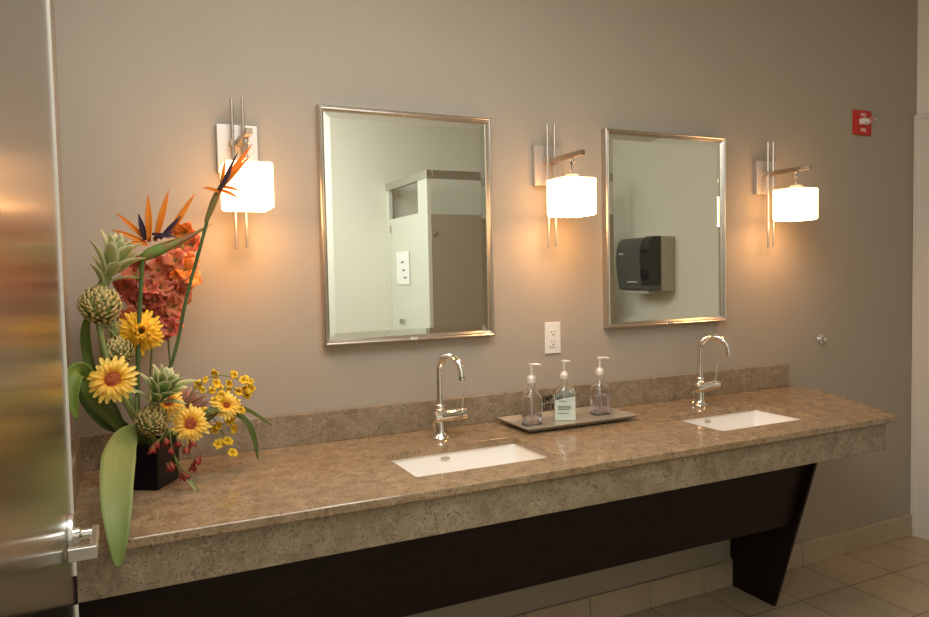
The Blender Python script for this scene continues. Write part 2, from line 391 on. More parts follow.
# ---------------------------------------------------------------- sconces
def sconce(cx_, label):
    o = thing('wall_sconce', (cx_, 0, 1.735), label, 'wall lamp', 'square glass wall sconces')
    MB().box(cx_-.061, cx_+.061, -.022, 0, 1.734, 1.883).build('backplate', SATIN, o, bevel=.002)
    for dx, z0, z1 in ((-.017, 1.500, 1.958), (.015, 1.504, 1.963)):
        MB().tube([(cx_+dx, -.042, z0), (cx_+dx, -.042, z1)], .0052, 14).build('rod', NICKEL, o, smooth=True)
    m_ = MB(); m_.box(cx_-.026, cx_+.024, -.046, -.020, 1.815, 1.833)
    m_.box(cx_-.009, cx_+.009, -.245, -.040, 1.815, 1.833); m_.build('arm', BRONZE, o, bevel=.001)
    m_ = MB(); m_.lathe([(.001, 1.757), (.005, 1.757), (.005, 1.79), (.009, 1.795), (.010, 1.812), (.007, 1.815), (.001, 1.815)], (cx_, -.175, 0)); m_.build('hanger', CHROME, o, smooth=True)
    MB().rrect(cx_, -.175, [(.020, .020, .004, 1.7425), (.018, .018, .004, 1.756)]).build('halo_block', THIN, o)  # pale translucent block imitating the halo above the shade
    m_ = MB(); m_.rrect(cx_, -.170, [(.062, .059, .004, 1.612), (.0655, .0625, .006, 1.614), (.066, .063, .006, 1.618), (.066, .063, .006, 1.737), (.0655, .0625, .006, 1.740), (.062, .059, .004, 1.742)])
    m_.build('lamp_shade', SHADE, o, smooth=True)
    MB().rrect(cx_, -.170, [(.058, .055, .004, 1.6095), (.060, .057, .004, 1.6115)]).build('bottom_glow_panel', SHADEB, o)  # glowing panel added to throw more light below the shade
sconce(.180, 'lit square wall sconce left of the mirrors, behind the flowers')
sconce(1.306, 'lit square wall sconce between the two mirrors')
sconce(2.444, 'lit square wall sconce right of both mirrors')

# ---------------------------------------------------------------- wall fittings
def text(parent, body, loc, size, mt, rot=(PI/2, 0, 0), name='lettering', depth=.0006, bold=0, align='LEFT', xs=1):
    cu = bpy.data.curves.new(name, 'FONT'); cu.body = body; cu.size = size; cu.extrude = depth/2; cu.offset = bold; cu.align_x = align
    tmp = bpy.data.objects.new('tmp', cu); C.objects.link(tmp)
    me = bpy.data.meshes.new_from_object(tmp.evaluated_get(bpy.context.evaluated_depsgraph_get())); bpy.data.objects.remove(tmp)
    me.materials.clear(); me.materials.append(mt)
    M_ = Matrix.Translation(V(loc)) @ Euler(rot).to_matrix().to_4x4() @ Matrix.Diagonal((xs, 1, 1, 1)); me.transform(M_)
    o = bpy.data.objects.new(name, me); C.objects.link(o)
    if parent: o.parent = parent; o.matrix_parent_inverse = Matrix.Translation(-V(parent['_w']))
    return o
ol = thing('power_outlet', (1.324, 0, 1.158), 'white electrical outlet plate on the wall above the soap tray', 'outlet')
MB().box(1.289, 1.359, -.006, 0, 1.098, 1.2186).build('cover_plate', WPLA, ol, bevel=.002)
MB().rrect(1.324, 0, [(.0165, .034, .003, 0), (.0165, .034, .003, .003)]).build('socket', WPLA, ol)
sk_ = bpy.data.objects['socket']
for v_ in sk_.data.vertices: x, y, z = v_.co; v_.co = (x, -.006-z, 1.158+y)
for dz in (.0185, -.0185):
    m_ = MB()
    for sx_ in (-1, 1): m_.box(1.324+sx_*.007-.0013, 1.324+sx_*.007+.0013, -.0096, -.0088, 1.158+dz+.002, 1.158+dz+.010)
    m_.lathe([(.001, 0), (.0033, 0), (.0033, .0008), (.001, .0008)], (1.324, -.0088, 1.158+dz-.006), axis=(0, -1, 0), n=14)
    m_.build('slots', SLOT, ol)
fa = thing('fire_alarm', (3.10, 0, 2.10), 'red fire alarm plate with a clear strobe lens', 'fire alarm')
MB().box(3.036, 3.160, -.012, 0, 2.040, 2.158).build('red_plate', RED, fa, bevel=.003)
MB().box(3.068, 3.115, -.035, -.012, 2.088, 2.116).build('strobe_base', WPLA, fa, bevel=.002)
MB().rrect(0, 0, [(.012, .010, .003, 0), (.011, .009, .003, .036), (.007, .006, .003, .042)]).build('strobe_lens', THIN, fa, smooth=True)
for v_ in bpy.data.objects['strobe_lens'].data.vertices: x, y, z = v_.co; v_.co = (3.092+x, -.0352-z, 2.102+y)
for zz in (2.128, 2.056): text(fa, 'FIRE', (3.099, -.0122, zz), .022, WINK, align='CENTER', bold=.0006)
kn = thing('wall_button', (2.816, 0, 1.067), 'small round chrome button on the wall right of the counter', 'button')
MB().lathe([(.001, 0), (.022, 0), (.023, .004), (.020, .008), (.013, .010), (.001, .010)], (2.816, 0, 1.067), axis=(0, -1, 0)).build('flange', CHROME, kn, smooth=True)
MB().lathe([(.001, 0), (.011, 0), (.0115, .012), (.009, .019), (.001, .021)], (2.816, -.0101, 1.067), axis=(0, -1, 0)).build('knob', CHROME, kn, smooth=True)

# ---------------------------------------------------------------- faucets
def faucet(bx, by, label, aim=(.30, -.95, 0)):
    o = thing('gooseneck_faucet', (bx, by, CT), label, 'faucet', 'chrome gooseneck faucets')
    MB().lathe([(.001, 0), (.029, 0), (.030, .003), (.027, .008), (.019, .014), (.0165, .022), (.0165, .040), (.015, .05), (.015, .062), (.001, .062)], (bx, by, CT)).build('base', CHROME, o, smooth=True)
    m_ = MB(); zc = CT+.072
    ax = V((.992, .02, .02)).normalized(); c0 = V((bx, by, zc))-ax*.024
    m_.lathe([(.001, 0), (.017, 0), (.0195, .002), (.020, .006), (.020, .093), (.0185, .096), (.001, .096)], c0, axis=ax); m_.build('valve_body', CHROME, o, smooth=True)
    h0 = c0+ax*.0985
    MB().lathe([(.001, 0), (.014, 0), (.0185, .003), (.0185, .020), (.013, .025), (.001, .0265)], h0, axis=ax).build('handle', CHROME, o, smooth=True)
    hp = h0+ax*.008
    MB().tube([hp+V((0, 0, .014)), hp+V((.004, 0, .05)), hp+V((.010, 0, .085))], [.0028, .0026, .0034], 10).build('lever', CHROME, o, smooth=True)
    MB().lathe([(.001, 0), (.0165, 0), (.0165, .006), (.014, .008), (.014, .012), (.0155, .014), (.0155, .020), (.012, .024), (.001, .024)], (bx, by, CT+.090)).build('collar', CHROME, o, smooth=True)
    d = V(aim).normalized(); R_ = .054; zt = CT+.222
    pts = [V((bx, by, CT+.105)), V((bx, by, CT+.16)), V((bx, by, zt))]
    for a in range(10, 181, 8):
        an = math.radians(a); pts.append(V((bx, by, zt))+d*(R_-R_*math.cos(an))+V((0, 0, R_*math.sin(an))))
    an_end = pts[-1]; pts.append(an_end+V((0, 0, -.010))+d*.002)
    MB().tube(pts, .0112, 18).build('spout', CHROME, o, smooth=True)
    MB().tube([pts[-1], pts[-1]+V((0, 0, -.010))], .0122, 18).build('aerator', CHROME, o, smooth=True)
    MB().tube([(bx-.012, by+.028, CT), (bx-.012, by+.028, CT+.045)], .0022, 8).lathe([(.001, 0), (.005, 0), (.0055, .004), (.0045, .009), (.001, .010)], (bx-.012, by+.028, CT+.045), n=14).build('drain_rod', CHROME, o, smooth=True)
faucet(.780, -.160, 'chrome gooseneck faucet at the left sink')
faucet(1.912, -.165, 'chrome gooseneck faucet at the right sink', (.52, -.85, 0))

# ---------------------------------------------------------------- tray and soap bottles
TX0, TX1, TY0, TY1 = 1.050, 1.515, -.275, -.045
def rotp(x, y, a=.02): 
    cx_, cy_ = (TX0+TX1)/2, (TY0+TY1)/2; return (cx_+(x-cx_)*math.cos(a)-(y-cy_)*math.sin(a), cy_+(x-cx_)*math.sin(a)+(y-cy_)*math.cos(a))
tr = thing('soap_tray', (1.28, -.16, CT), 'shallow pewter tray holding the soap bottles', 'tray')
m_ = MB(); hx, hy = (TX1-TX0)/2, (TY1-TY0)/2; cxT, cyT = (TX0+TX1)/2, (TY0+TY1)/2
m_.rrect(cxT, cyT, [(hx-.028, hy-.028, .004, CT+.001), (hx-.010, hy-.010, .005, CT+.010), (hx, hy, .006, CT+.019), (hx, hy, .006, CT+.021), (hx-.005, hy-.005, .006, CT+.021), (hx-.028, hy-.028, .005, CT+.008)], rot=.0)
m_.build('dish', TRAYM, tr, bevel=.0008)
TZ = CT+.0085
def bottle(cx_, cy_, fill, liquid, label, fluid='soap', rot=0., ext=.0, nz=1.):
    o = thing('soap_dispenser', (cx_, cy_, TZ), label, 'soap bottle', 'pump soap bottles on the tray')
    b = MB(); a, d = .034, .024
    out = [(a-.003, d-.003, .008, 0), (a, d, .010, .003), (a+.001, d+.001, .012, .07), (a-.001, d, .014, .098), (a-.008, d-.003, .016, .113), (.017, .016, .0155, .124), (.0135, .0135, .0134, .132), (.0135, .0135, .0134, .148)]
    inn = [(.0115, .0115, .0114, .148), (.0115, .0115, .0114, .132), (.015, .014, .0138, .122), (a-.010, d-.005, .014, .111), (a-.003, d-.002, .012, .097), (a-.001, d-.001, .010, .07), (a-.002, d-.002, .009, .006), (a-.006, d-.006, .006, .004)]
    b.rrect(cx_, cy_, [(x, y, r, TZ+z) for x, y, r, z in out+inn], rot=rot); b.build('bottle', GLASS, o, smooth=True)
    MB().rrect(cx_, cy_, [(a-.0022, d-.0022, .009, TZ+.0065), (a-.0014, d-.0014, .010, TZ+fill)], rot=rot).build(fluid, liquid, o, smooth=True)
    MB().tube([(cx_, cy_, TZ+.012), (cx_-.002, cy_, TZ+.13)], .0028, 10).build('dip_tube', WPLA, o, smooth=True)
    MB().lathe([(.001, .148), (.0145, .148), (.0155, .150), (.0155, .160), (.0145, .168), (.010, .173), (.006, .176), (.001, .176)], (cx_, cy_, TZ)).build('cap', PUMP, o, smooth=True)
    p = MB(); p.tube([(cx_, cy_, TZ+.176), (cx_, cy_, TZ+.205)], .0042, 12)
    p.lathe([(.001, .203), (.006, .203), (.009, .212), (.008, .216), (.001, .217)], (cx_, cy_, TZ))
    dr = V((.86, -.5, 0)).normalized()*nz
    p.tube([V((cx_, cy_, TZ+.213))-dr*.009, V((cx_, cy_, TZ+.213)), V((cx_, cy_, TZ+.213))+dr*.026, V((cx_, cy_, TZ+.209))+dr*.034], [.0035, .0045, .0038, .003], 10)
    p.build('pump', PUMP, o, smooth=True)
    return o
bottle(1.131, -.165, .034, LILAC, 'clear pump bottle nearly empty of lilac soap, nearest the left sink')
mid = bottle(1.278, -.150, .060, MINTS, 'pump bottle with a mint green lower half, in the middle of the tray', rot=-.5, nz=.65)
bottle(1.443, -.140, .072, LILAC, 'clear pump bottle half full of lilac soap, at the tray end nearest the right sink')
# mint sleeve round the middle bottle, its top cut on a slant
m_ = MB(); ux, uy = .0365, .0265; zt0, zt1 = TZ+.086, TZ+.104
m_.add([(1.278-ux, -.150-uy, TZ+.001), (1.278+ux, -.150-uy, TZ+.001), (1.278+ux, -.150+uy, TZ+.001), (1.278-ux, -.150+uy, TZ+.001),
        (1.278-ux, -.150-uy, zt0-.012), (1.278+ux, -.150-uy, zt0+.002), (1.278+ux, -.150+uy, zt1+.006), (1.278-ux, -.150+uy, zt0)],
       [(0, 1, 5, 4), (1, 2, 6, 5), (2, 3, 7, 6), (3, 0, 4, 7)])
for v_ in m_.v: x, y = v_.x-1.278, v_.y+.150; v_.x, v_.y = 1.278+x*math.cos(.5)+y*math.sin(.5), -.150-x*math.sin(.5)+y*math.cos(.5)
m_.build('sleeve', MINT, mid, solid=.0012)
for zz, x0, x1 in ((.070, -.022, .004), (.052, -.026, .020), (.046, -.026, .022), (.040, -.026, .016), (.026, -.026, .012)):
    q_ = MB().box(x0, x1, -.0280, -.0272, TZ+zz, TZ+zz+.0022)
    for v_ in q_.v: x, y = v_.x, v_.y; v_.x, v_.y = 1.278+x*math.cos(.5)+y*math.sin(.5), -.150-x*math.sin(.5)+y*math.cos(.5)
    q_.build('print_line', GREYINK, mid)
sg = thing('hand_washing_sign', (1.28, -.022, .885), 'small sign with black capital letters on the backsplash behind the soap', 'sign')
text(sg, 'EMP', (1.262, -.0225, .918), .034, BLACK, bold=.0010, xs=.72)
text(sg, 'UST W', (1.263, -.0225, .887), .032, BLACK, bold=.0010, xs=.60)

# ---------------------------------------------------------------- steel door with lever on the left
DX = -.252
dr = thing('steel_door', (-.274, -1.0, .01), 'brushed steel door standing open at the left edge, reflecting the flowers', 'door')
MB().box(XL+.004, DX, -2.05, -.962, .01, 2.12).build('door_panel', STEEL, dr, bevel=.001)
m_ = MB(); m_.box(DX-.001, DX+.004, -.966, -.958, .91, 2.12); m_.build('edge_strip', TRIM, dr)
MB().box(DX-.001, DX+.004, -.966, -.958, .86, .91).build('dark_edge_strip', WOOD, dr)  # short dark stretch of the door edge strip
MB().box(DX-.001, DX+.004, -.966, -.958, .01, .86).build('lower_edge_strip', TRIM, dr)
hd = bpy.data.objects['door_panel']
RZ, RY = 1.004, -1.045
lv = MB().lathe([(.001, 0), (.035, 0), (.036, .003), (.034, .008), (.001, .008)], (DX, RY, RZ), axis=(1, 0, 0)).build('rosette', ALU, dr, smooth=True)
MB().lathe([(.001, .008), (.013, .008), (.013, .016), (.009, .020), (.009, .040), (.001, .040)], (DX, RY, RZ), axis=(1, 0, 0)).build('spindle', CHROME, dr, smooth=True)
m_ = MB(); m_.box(DX+.034, DX+.044, RY-.085, RY+.012, RZ-.010, RZ+.010); m_.box(DX+.004, DX+.044, RY-.095, RY-.083, RZ-.010, RZ+.010)
m_.build('lever', ALU, dr, bevel=.002)

# ---------------------------------------------------------------- stall and dispenser (seen in the mirrors)
st = thing('toilet_stall', (2.3, -2.6, 0), 'pale laminate toilet stall seen in the left mirror', 'toilet stall')
SX, SY = 1.745, -2.27
MB().box(SX, SX+.03, SY-.17, SY, .02, 2.07).build('pilaster', STALL, st, bevel=.002)
MB().box(SX, SX+.03, -3.099, SY-.775, .02, 2.07).build('pilaster', STALL, st, bevel=.002)
MB().box(SX+.004, SX+.026, SY-.775, SY-.175, .28, 1.845).build('stall_door', STALL, st, bevel=.002)
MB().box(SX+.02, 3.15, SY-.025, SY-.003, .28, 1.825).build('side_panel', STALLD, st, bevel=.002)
MB().box(SX-.008, SX+.038, -3.099, SY+.01, 2.07, 2.125).build('head_rail', ALU, st, bevel=.003)
MB().box(SX+.038, 3.15, SY-.035, SY+.01, 2.07, 2.125).build('head_rail', ALU, st, bevel=.003)
MB().box(2.19, 2.22, SY-.03, SY+.004, .02, 2.07).build('post', STALL, st, bevel=.002)
MB().box(3.12, 3.15, SY-.03, SY+.004, .02, 2.07).build('post', STALL, st, bevel=.002)
for x in (SX+.035, 2.175): MB().box(x, x+.022, SY-.003, SY+.012, 1.68, 1.715).build('bracket', CHROME, st, bevel=.002)
MB().box(SX-.006, SX, SY-.77, SY-.74, 1.74, 1.80).build('hinge', CHROME, st, bevel=.002)
MB().box(SX-.006, SX, SY-.62, SY-.36, 1.34, 1.585).build('paper_notice', PAPER, st)
for k, (dy, dz) in enumerate(((-.49, 1.50), (-.47, 1.44), (-.44, 1.385))):
    MB().box(SX-.0075, SX-.006, SY+dy-.03, SY+dy+.03, dz, dz+.012).build('print_mark', GREYINK, st)
for dy in (-.55, -.50): MB().box(SX-.02, SX, SY+dy, SY+dy+.012, 1.04, 1.08).build('door_pull', ALU, st, bevel=.002)

td = thing('paper_towel_dispenser', (3.4, -1.95, 1.25), 'smoky grey paper towel dispenser seen in the right mirror', 'towel dispenser')
y0, y1 = -2.21, -1.82
MB().box(3.395, XR, y0, y1, 1.255, 1.655).build('housing', LGREY, td, bevel=.006)
prof = [(3.394, 1.258), (3.315, 1.262), (3.305, 1.275), (3.285, 1.42), (3.280, 1.50), (3.288, 1.58), (3.305, 1.625), (3.335, 1.65), (3.394, 1.655)]
MB().prism(prof, y0, y1-.002, lambda a, b, c: (a, c, b)).build('cover', SMOKE, td, bevel=.010)
MB().prism([(3.286, 1.30), (3.276, 1.42), (3.271, 1.50), (3.279, 1.58), (3.297, 1.628), (3.330, 1.656), (3.392, 1.657), (3.392, 1.30)], y1-.10, y1+.001, lambda a, b, c: (a, c, b)).build('window_panel', SMOKD, td, bevel=.006)
for z in (1.52, 1.38): MB().lathe([(.001, 0), (.040, 0), (.044, .003), (.001, .004)], (3.274+.004, y1-.05, z), axis=(-1, 0, 0)).build('roll_end', BLACK, td, smooth=True)
MB().lathe([(.001, 0), (.02, 0), (.02, .001), (.001, .0015)], (3.2795, y0+.07, 1.535), axis=(-1, 0, .05), sy=1.4, sx=.35).build('oval_badge', MGREY, td)
MB().box(3.286, 3.290, y0+.13, y1-.14, 1.318, 1.328).build('print_line', MGREY, td)
MB().box(3.32, 3.39, y0+.04, y1-.06, 1.235, 1.257).build('paper_slot', LGREY, td, bevel=.004)

# ---------------------------------------------------------------- flower arrangement
VC = V((-.115, -.258, CT)); VR = math.atan2(.095, .056)-PI/2
vs_ = thing('flower_vase', VC, 'square black vase holding the flower arrangement', 'vase')
m_ = MB(); m_.rrect(VC.x, VC.y, [(.052, .052, .003, CT), (.056, .056, .003, CT+.002), (.060, .060, .003, CT+.118), (.054, .054, .003, CT+.118), (.051, .051, .003, CT+.10)], rot=VR)
m_.build('pot', VASE, vs_)
m_ = MB(); m_.rrect(VC.x, VC.y, [(.050, .050, .003, CT+.101), (.048, .048, .003, CT+.106)], rot=VR)
m_.build('moss', mat('dark_moss', (.03, .05, .012), .9, bump=(80, 1, .01)), vs_)
MOUTH = V((VC.x, VC.y, CT+.105))
def root(i, n=9): a = i*2.4; r = .034*math.sqrt(((i*37) % 10)/10+.05); return MOUTH+V((math.cos(a)*r, math.sin(a)*r, 0))
YEL = petal_mat('gerbera_petal', [(0, (.85, .36, .02)), (.35, (.98, .58, .05)), (1, (1.0, .74, .16))])
YEL2 = petal_mat('chrysanthemum_petal', [(0, (.8, .30, .01)), (.5, (.92, .48, .015)), (1, (.95, .60, .03))])
ORG = petal_mat('bird_petal', [(0, (.75, .20, .005)), (.6, (.85, .27, .01)), (1, (.72, .20, .01))])
PURP = petal_mat('bird_tongue', [(0, (.05, .015, .03)), (1, (.05, .03, .06))])
CORAL = petal_mat('coral_petal', [(0, (.85, .36, .12)), (.5, (.80, .20, .09)), (1, (.86, .30, .17))])
CORALR = petal_mat('deep_coral_petal', [(0, (.62, .18, .07)), (.5, (.56, .09, .05)), (1, (.66, .17, .11))])
CORALY = petal_mat('apricot_petal', [(0, (.95, .45, .06)), (.6, (.92, .27, .05)), (1, (.90, .33, .12))])
LEAFB = petal_mat('broad_leaf', [(0, (.13, .17, .04)), (.5, (.25, .28, .08)), (1, (.21, .28, .07))], trans=.2)
LEAFD = petal_mat('dark_leaf', [(0, (.06, .09, .015)), (1, (.10, .15, .02))], trans=.15)
LEAFG = petal_mat('bright_leaf', [(0, (.10, .15, .02)), (1, (.17, .25, .03))], trans=.2)
VARI = petal_mat('variegated_leaf', [(0, (.12, .26, .05)), (.6, (.22, .36, .10)), (1, (.55, .58, .28))], edge=(.66, .64, .36))
CREAM = petal_mat('cream_leaf', [(0, (.22, .34, .09)), (.5, (.46, .52, .20)), (1, (.74, .70, .38))], edge=(.70, .68, .38))
BRACT = petal_mat('cone_bract', [(0, (.26, .25, .05)), (.4, (.48, .42, .13)), (.75, (.66, .42, .20)), (1, (.62, .55, .22))], trans=.1)
PINK = petal_mat('dusty_pink_feather', [(0, (.50, .20, .10)), (1, (.62, .32, .20))])
OCH = petal_mat('small_yellow_petal', [(0, (.88, .48, .01)), (1, (1.0, .74, .04))])
WINE = petal_mat('wine_bud', [(0, (.16, .10, .02)), (.5, (.30, .02, .01)), (1, (.22, .015, .015))], trans=.1)
TOCAM = lambda p: (CAM-p).normalized()
def frame_(n):
    n = V(n).normalized(); a = V((0, 0, 1)).cross(n)
    a = a.normalized() if a.length > .01 else V((1, 0, 0)); return a, n.cross(a), n
def stem(o, a, b, r, mt, bend=(0, 0, 0), name='stem', r1=None):
    a, b = V(a), V(b); mid_ = (a+b)/2+V(bend); n = 14; pts = [(1-t)**2*a+2*t*(1-t)*mid_+t*t*b for t in [i/n for i in range(n+1)]]
    MB().tube(pts, [r+(((r1 or r)-r)*i/n) for i in range(n+1)], 10).build(name, mt, o, smooth=True); return pts

def daisy(c, nrm, R_, label, i, mt=YEL, core=.34, n1=21, cat='flower', name='gerbera_daisy', layers=((1, 0, .12), (.82, .5, .30)), bend=(0, 0, 0), cmat=None):
    c = V(c); o = thing(name, c, label, cat)
    ax, ay, n = frame_(nrm)
    for (f, off, lift) in layers:
        m_ = MB()
        for k in range(n1):
            a = 2*PI*(k+off)/n1+random.uniform(-.06, .06); d = ax*math.cos(a)+ay*math.sin(a); L = R_*f*random.uniform(.84, 1.08)
            up_ = lift*random.uniform(.6, 1.3); path = []
            for s_ in range(7):
                t_ = s_/6; path.append(c+d*(R_*core*.6+(L-R_*core*.6)*t_)+n*(R_*(.05+up_*math.sin(t_*2.4)*.8-.12*t_*t_)))
            m_.strip(path, n, lambda t_, L=L: R_*.088*(.35+.75*math.sin(min(1, t_*1.02)**.8*PI*.80))*(1 if t_ < .92 else .6), cup=.35, nx=4)
        m_.build('petals', mt, o, smooth=True)
    m_ = MB(); rr_ = R_*core
    prof_ = [(.0005, -.15*R_)]+[(rr_*math.sin(a_), rr_*.45*math.cos(a_)) for a_ in [PI/2-.15*0-PI/2*j/7 for j in range(0, 8)]]
    m_.lathe([(max(.0005, r_), z_+R_*.06) for r_, z_ in prof_], c, axis=n, n=24)
    for k in range(60):                                     # little florets
        rr2 = rr_*math.sqrt((k+.5)/60); a = k*2.39996; p = c+(ax*math.cos(a)+ay*math.sin(a))*rr2+n*(R_*.06+rr_*.45*math.sqrt(max(0, 1-(rr2/rr_)**2)))
        m_.tube([p, p+n*R_*.06+(ax*math.cos(a)+ay*math.sin(a))*R_*.02], [R_*.022, R_*.012], 5)
    m_.build('flower_centre', cmat or FIBRE, o, smooth=True)
    m_ = MB(); m_.lathe([(.002, -.16*R_), (.010, -.12*R_), (rr_*.8, 0), (.001, .02*R_)], c, axis=n, n=16); m_.build('calyx', STEML, o, smooth=True)
    stem(o, c-n*.14*R_, root(i), .0030, STEML, bend)
    return o

fc = lambda p, dx=0, dz=0: (TOCAM(p)+V((dx, 0, dz))).normalized()
p = at(113, 380, -.32); daisy(p, fc(p, -.15, .25), .064, 'wide open yellow gerbera daisy at the lower left of the arrangement', 0, bend=(0, .02, -.03))
p = at(190, 424, -.33); daisy(p, fc(p, .15, .12), .052, 'yellow gerbera daisy low at front, above the red buds', 1, bend=(-.01, .02, .01))
p = at(168, 402, -.26); daisy(p, fc(p, .1, .3), .046, 'yellow gerbera daisy half hidden behind the lowest pineapple crown', 2, bend=(-.01, 0, 0))
p = at(226, 406, -.26); daisy(p, fc(p, .3, .45), .044, 'small yellow daisy beside the yellow orchid sprays', 3, core=.22, bend=(-.02, 0, .0))
p = at(140, 332, -.21); daisy(p, fc(p, .1, .1), .062, 'shaggy golden chrysanthemum below the coral orchids', 4, mt=YEL2, core=.12, n1=26, name='chrysanthemum', cmat=mat('golden_core', (.62, .30, .01), .8, bump=(300, .8, .003)), layers=((1, 0, .05), (.86, .4, .22), (.66, .2, .42), (.45, .1, .6), (.30, .3, .7)), bend=(0, 0, 0))

# miniature pineapples: knobbly fruit, leafy crown, stalk
def pineapple(c, r, crown, label, i, mt, leaf_len, tilt=(0, 0, 1), yflat=1.0, stalk_bend=(0, 0, 0), skirt=True, stalk_r=.0075, rt_=None, cols=None, crown_spread=1):
    c = V(c); o = thing('miniature_pineapple', c, label, 'flower', 'miniature pineapples in the arrangement')
    up_ = V(tilt).normalized(); ax, ay, _ = frame_(up_)
    m_ = MB(); m_.lathe([(.001, -r*.84)]+[(r*.84*math.sin(a_), -r*.84*math.cos(a_)) for a_ in [PI*j/12 for j in range(1, 12)]]+[(.001, r*.84)], c, axis=up_, n=20)
    m_.build('fruit_core', STEML, o, smooth=True)
    m_ = MB(); N = 190
    for k in range(N):
        z = 1-2*(k+.5)/N; a = k*2.39996+random.uniform(-.14, .14); rad = math.sqrt(1-z*z); nn = (ax*math.cos(a)*rad+ay*math.sin(a)*rad+up_*z)
        p0 = c+nn*r*random.uniform(.76, .86); tdir = (up_-nn*up_.dot(nn)); tdir = tdir.normalized() if tdir.length > .05 else ax
        L = r*.30; sd = tdir.cross(nn)
        path = [p0-tdir*L*.5, p0+nn*r*.16-tdir*L*.15, p0+nn*r*.22+tdir*L*.35, p0+nn*r*(.22+random.uniform(-.08, .08))+tdir*L*random.uniform(.4, .8)]
        m_.strip(path, nn, lambda t_: r*.115*(1.0-.8*t_**3)+.0004, cup=-.5, nx=2)
    m_.build('bracts', BRACT, o, smooth=True, solid=.0006)
    cr0 = c+up_*r*.85; cr1 = V(crown)
    stem(o, cr0, cr1, r*.28, STEML, name='crown_stalk', r1=r*.2)
    m_ = MB(); cax = (cr1-cr0); cl = cax.length; cax = cax.normalized() if cl > .001 else up_; bx_, by_, _ = frame_(cax)
    # leaves up the crown stalk, wider and longer towards the tip
    NL = 23
    for k in range(NL):
        t_ = (k/(NL-1))**.62; base = cr0.lerp(cr1, min(1, t_*1.0)); a = k*2.39996
        d = bx_*math.cos(a)+by_*math.sin(a); L = leaf_len*(.45+.55*(1-abs(t_-.62)/.62) if t_ < .62 else 1-.35*(t_-.62)/.38)*random.uniform(.85, 1.12)
        opn = (.95-.80*t_)*crown_spread
        path = []
        for s_ in range(7):
            q_ = s_/6; path.append(base+d*(r*.12+L*opn*(q_*.75+.25*q_*q_))+cax*(L*(q_*1.0*(1-.3*opn)-.22*opn*q_*q_)))
        m_.strip(path, (cax-d*.2+d*0).normalized() if opn > .4 else -d, lambda q_, L=L: L*.145*(.55+.9*math.sin(q_*PI*.75))*(1-q_**4)+.0004, cup=.35, nx=4)
    m_.build('crown_leaves', mt, o, smooth=True, solid=.0007)
    stem(o, c-up_*r*.8, rt_ or root(i), stalk_r, STEML, stalk_bend, name='stalk')
    return o
pineapple(at(100, 305, -.25), .050, at(114, 261, -.25), 'highest miniature pineapple on the left, with a pale leafy crown', 5, CREAM, .118, tilt=(.12, 0, 1), stalk_bend=(-.05, .0, 0), crown_spread=1.1)
pineapple(at(117, 352, -.22), .042, at(113, 330, -.22), 'middle miniature pineapple, between gerbera and golden chrysanthemum', 6, CREAM, .045, tilt=(-.1, 0, 1))
pineapple(at(152, 420, -.335), .040, at(160, 392, -.345), 'lowest miniature pineapple in front of the black vase, green striped crown', 7, VARI, .105, tilt=(.1, 0, 1), rt_=MOUTH+V((.02, -.03, 0)), crown_spread=1.25)

# birds of paradise
def spike(m_, a, b, wd, nrm, bow=(0, 0, 0), cup=.6, n=9):
    a, b = V(a), V(b); md = (a+b)/2+V(bow); path = [(1-t)**2*a+2*t*(1-t)*md+t*t*b for t in [i/n for i in range(n+1)]]
    m_.strip(path, nrm, lambda t_: wd*(.35+.65*math.sin(min(1, t_*1.5)*PI/2))*(1-t_**2.2)+.0003, cup=cup, nx=4)
YBP = -.22
o = thing('bird_of_paradise', at(143, 262, YBP), 'bird of paradise with a fan of orange petals over a green beak', 'flower', 'birds of paradise')
stem(o, root(1), at(143, 258, YBP), .0062, STEM, (-.012, 0, 0), r1=.0055)
m_ = MB(); bk = smoothpath([at(142, 258, YBP), at(151, 253, YBP-.004), at(168, 246, YBP-.01), at(188, 237, YBP-.014), at(212, 224, YBP-.02)], 6)
m_.tube(bk, [.023*max(.04, math.sin(min(1, (i/24+.22)*1.35)*PI/2)*(1-(i/24)**1.5)) for i in range(len(bk))], 14, flat=.8)
m_.build('beak', mat('beak_green', (.15, .22, .04), .45, noise=(16, (.30, .08, .03), .35, .55)), o, smooth=True)
m_ = MB(); n0 = V((0, -1, .1))
for (tx, ty), (bx_, by_), wd in (((112, 230), (146, 243), .0075), ((116, 213), (146, 240), .0075), ((148, 195), (149, 242), .0105), ((168.7, 190), (155, 241), .0105), ((194.8, 194), (167, 238), .0095), ((123, 242), (148, 245), .006)):
    spike(m_, at(bx_, by_, YBP-.006), at(tx, ty, YBP-.015), wd, n0, (0, -.015, .004))
m_.build('orange_petals', ORG, o, smooth=True, solid=.0008)
m_ = MB()
for (tx, ty), (bx_, by_), wd in (((138.5, 214), (145, 240), .009), ((181, 216), (160, 239), .007), ((176, 237), (152, 234), .006), ((175, 231), (153, 239), .005)):
    spike(m_, at(bx_, by_, YBP-.014), at(tx, ty, YBP-.024), wd, n0, (0, -.008, 0))
m_.build('purple_tongues', PURP, o, smooth=True, solid=.0008)
YB2 = -.24
o = thing('bird_of_paradise', at(217, 190, YB2), 'tall bird of paradise leaning in front of the left sconce', 'flower', 'birds of paradise')
st_ = smoothpath([root(4), at(172, 362, YB2), at(186, 300, YB2), at(200, 248, YB2), at(208, 218, YB2)], 6)
MB().tube(st_, .0046, 10).build('stem', STEM, o, smooth=True)
sh = smoothpath([at(206, 222, YB2), at(211, 209, YB2), at(216, 197, YB2-.002), at(222, 185, YB2-.004), at(226, 177, YB2-.006)], 5)
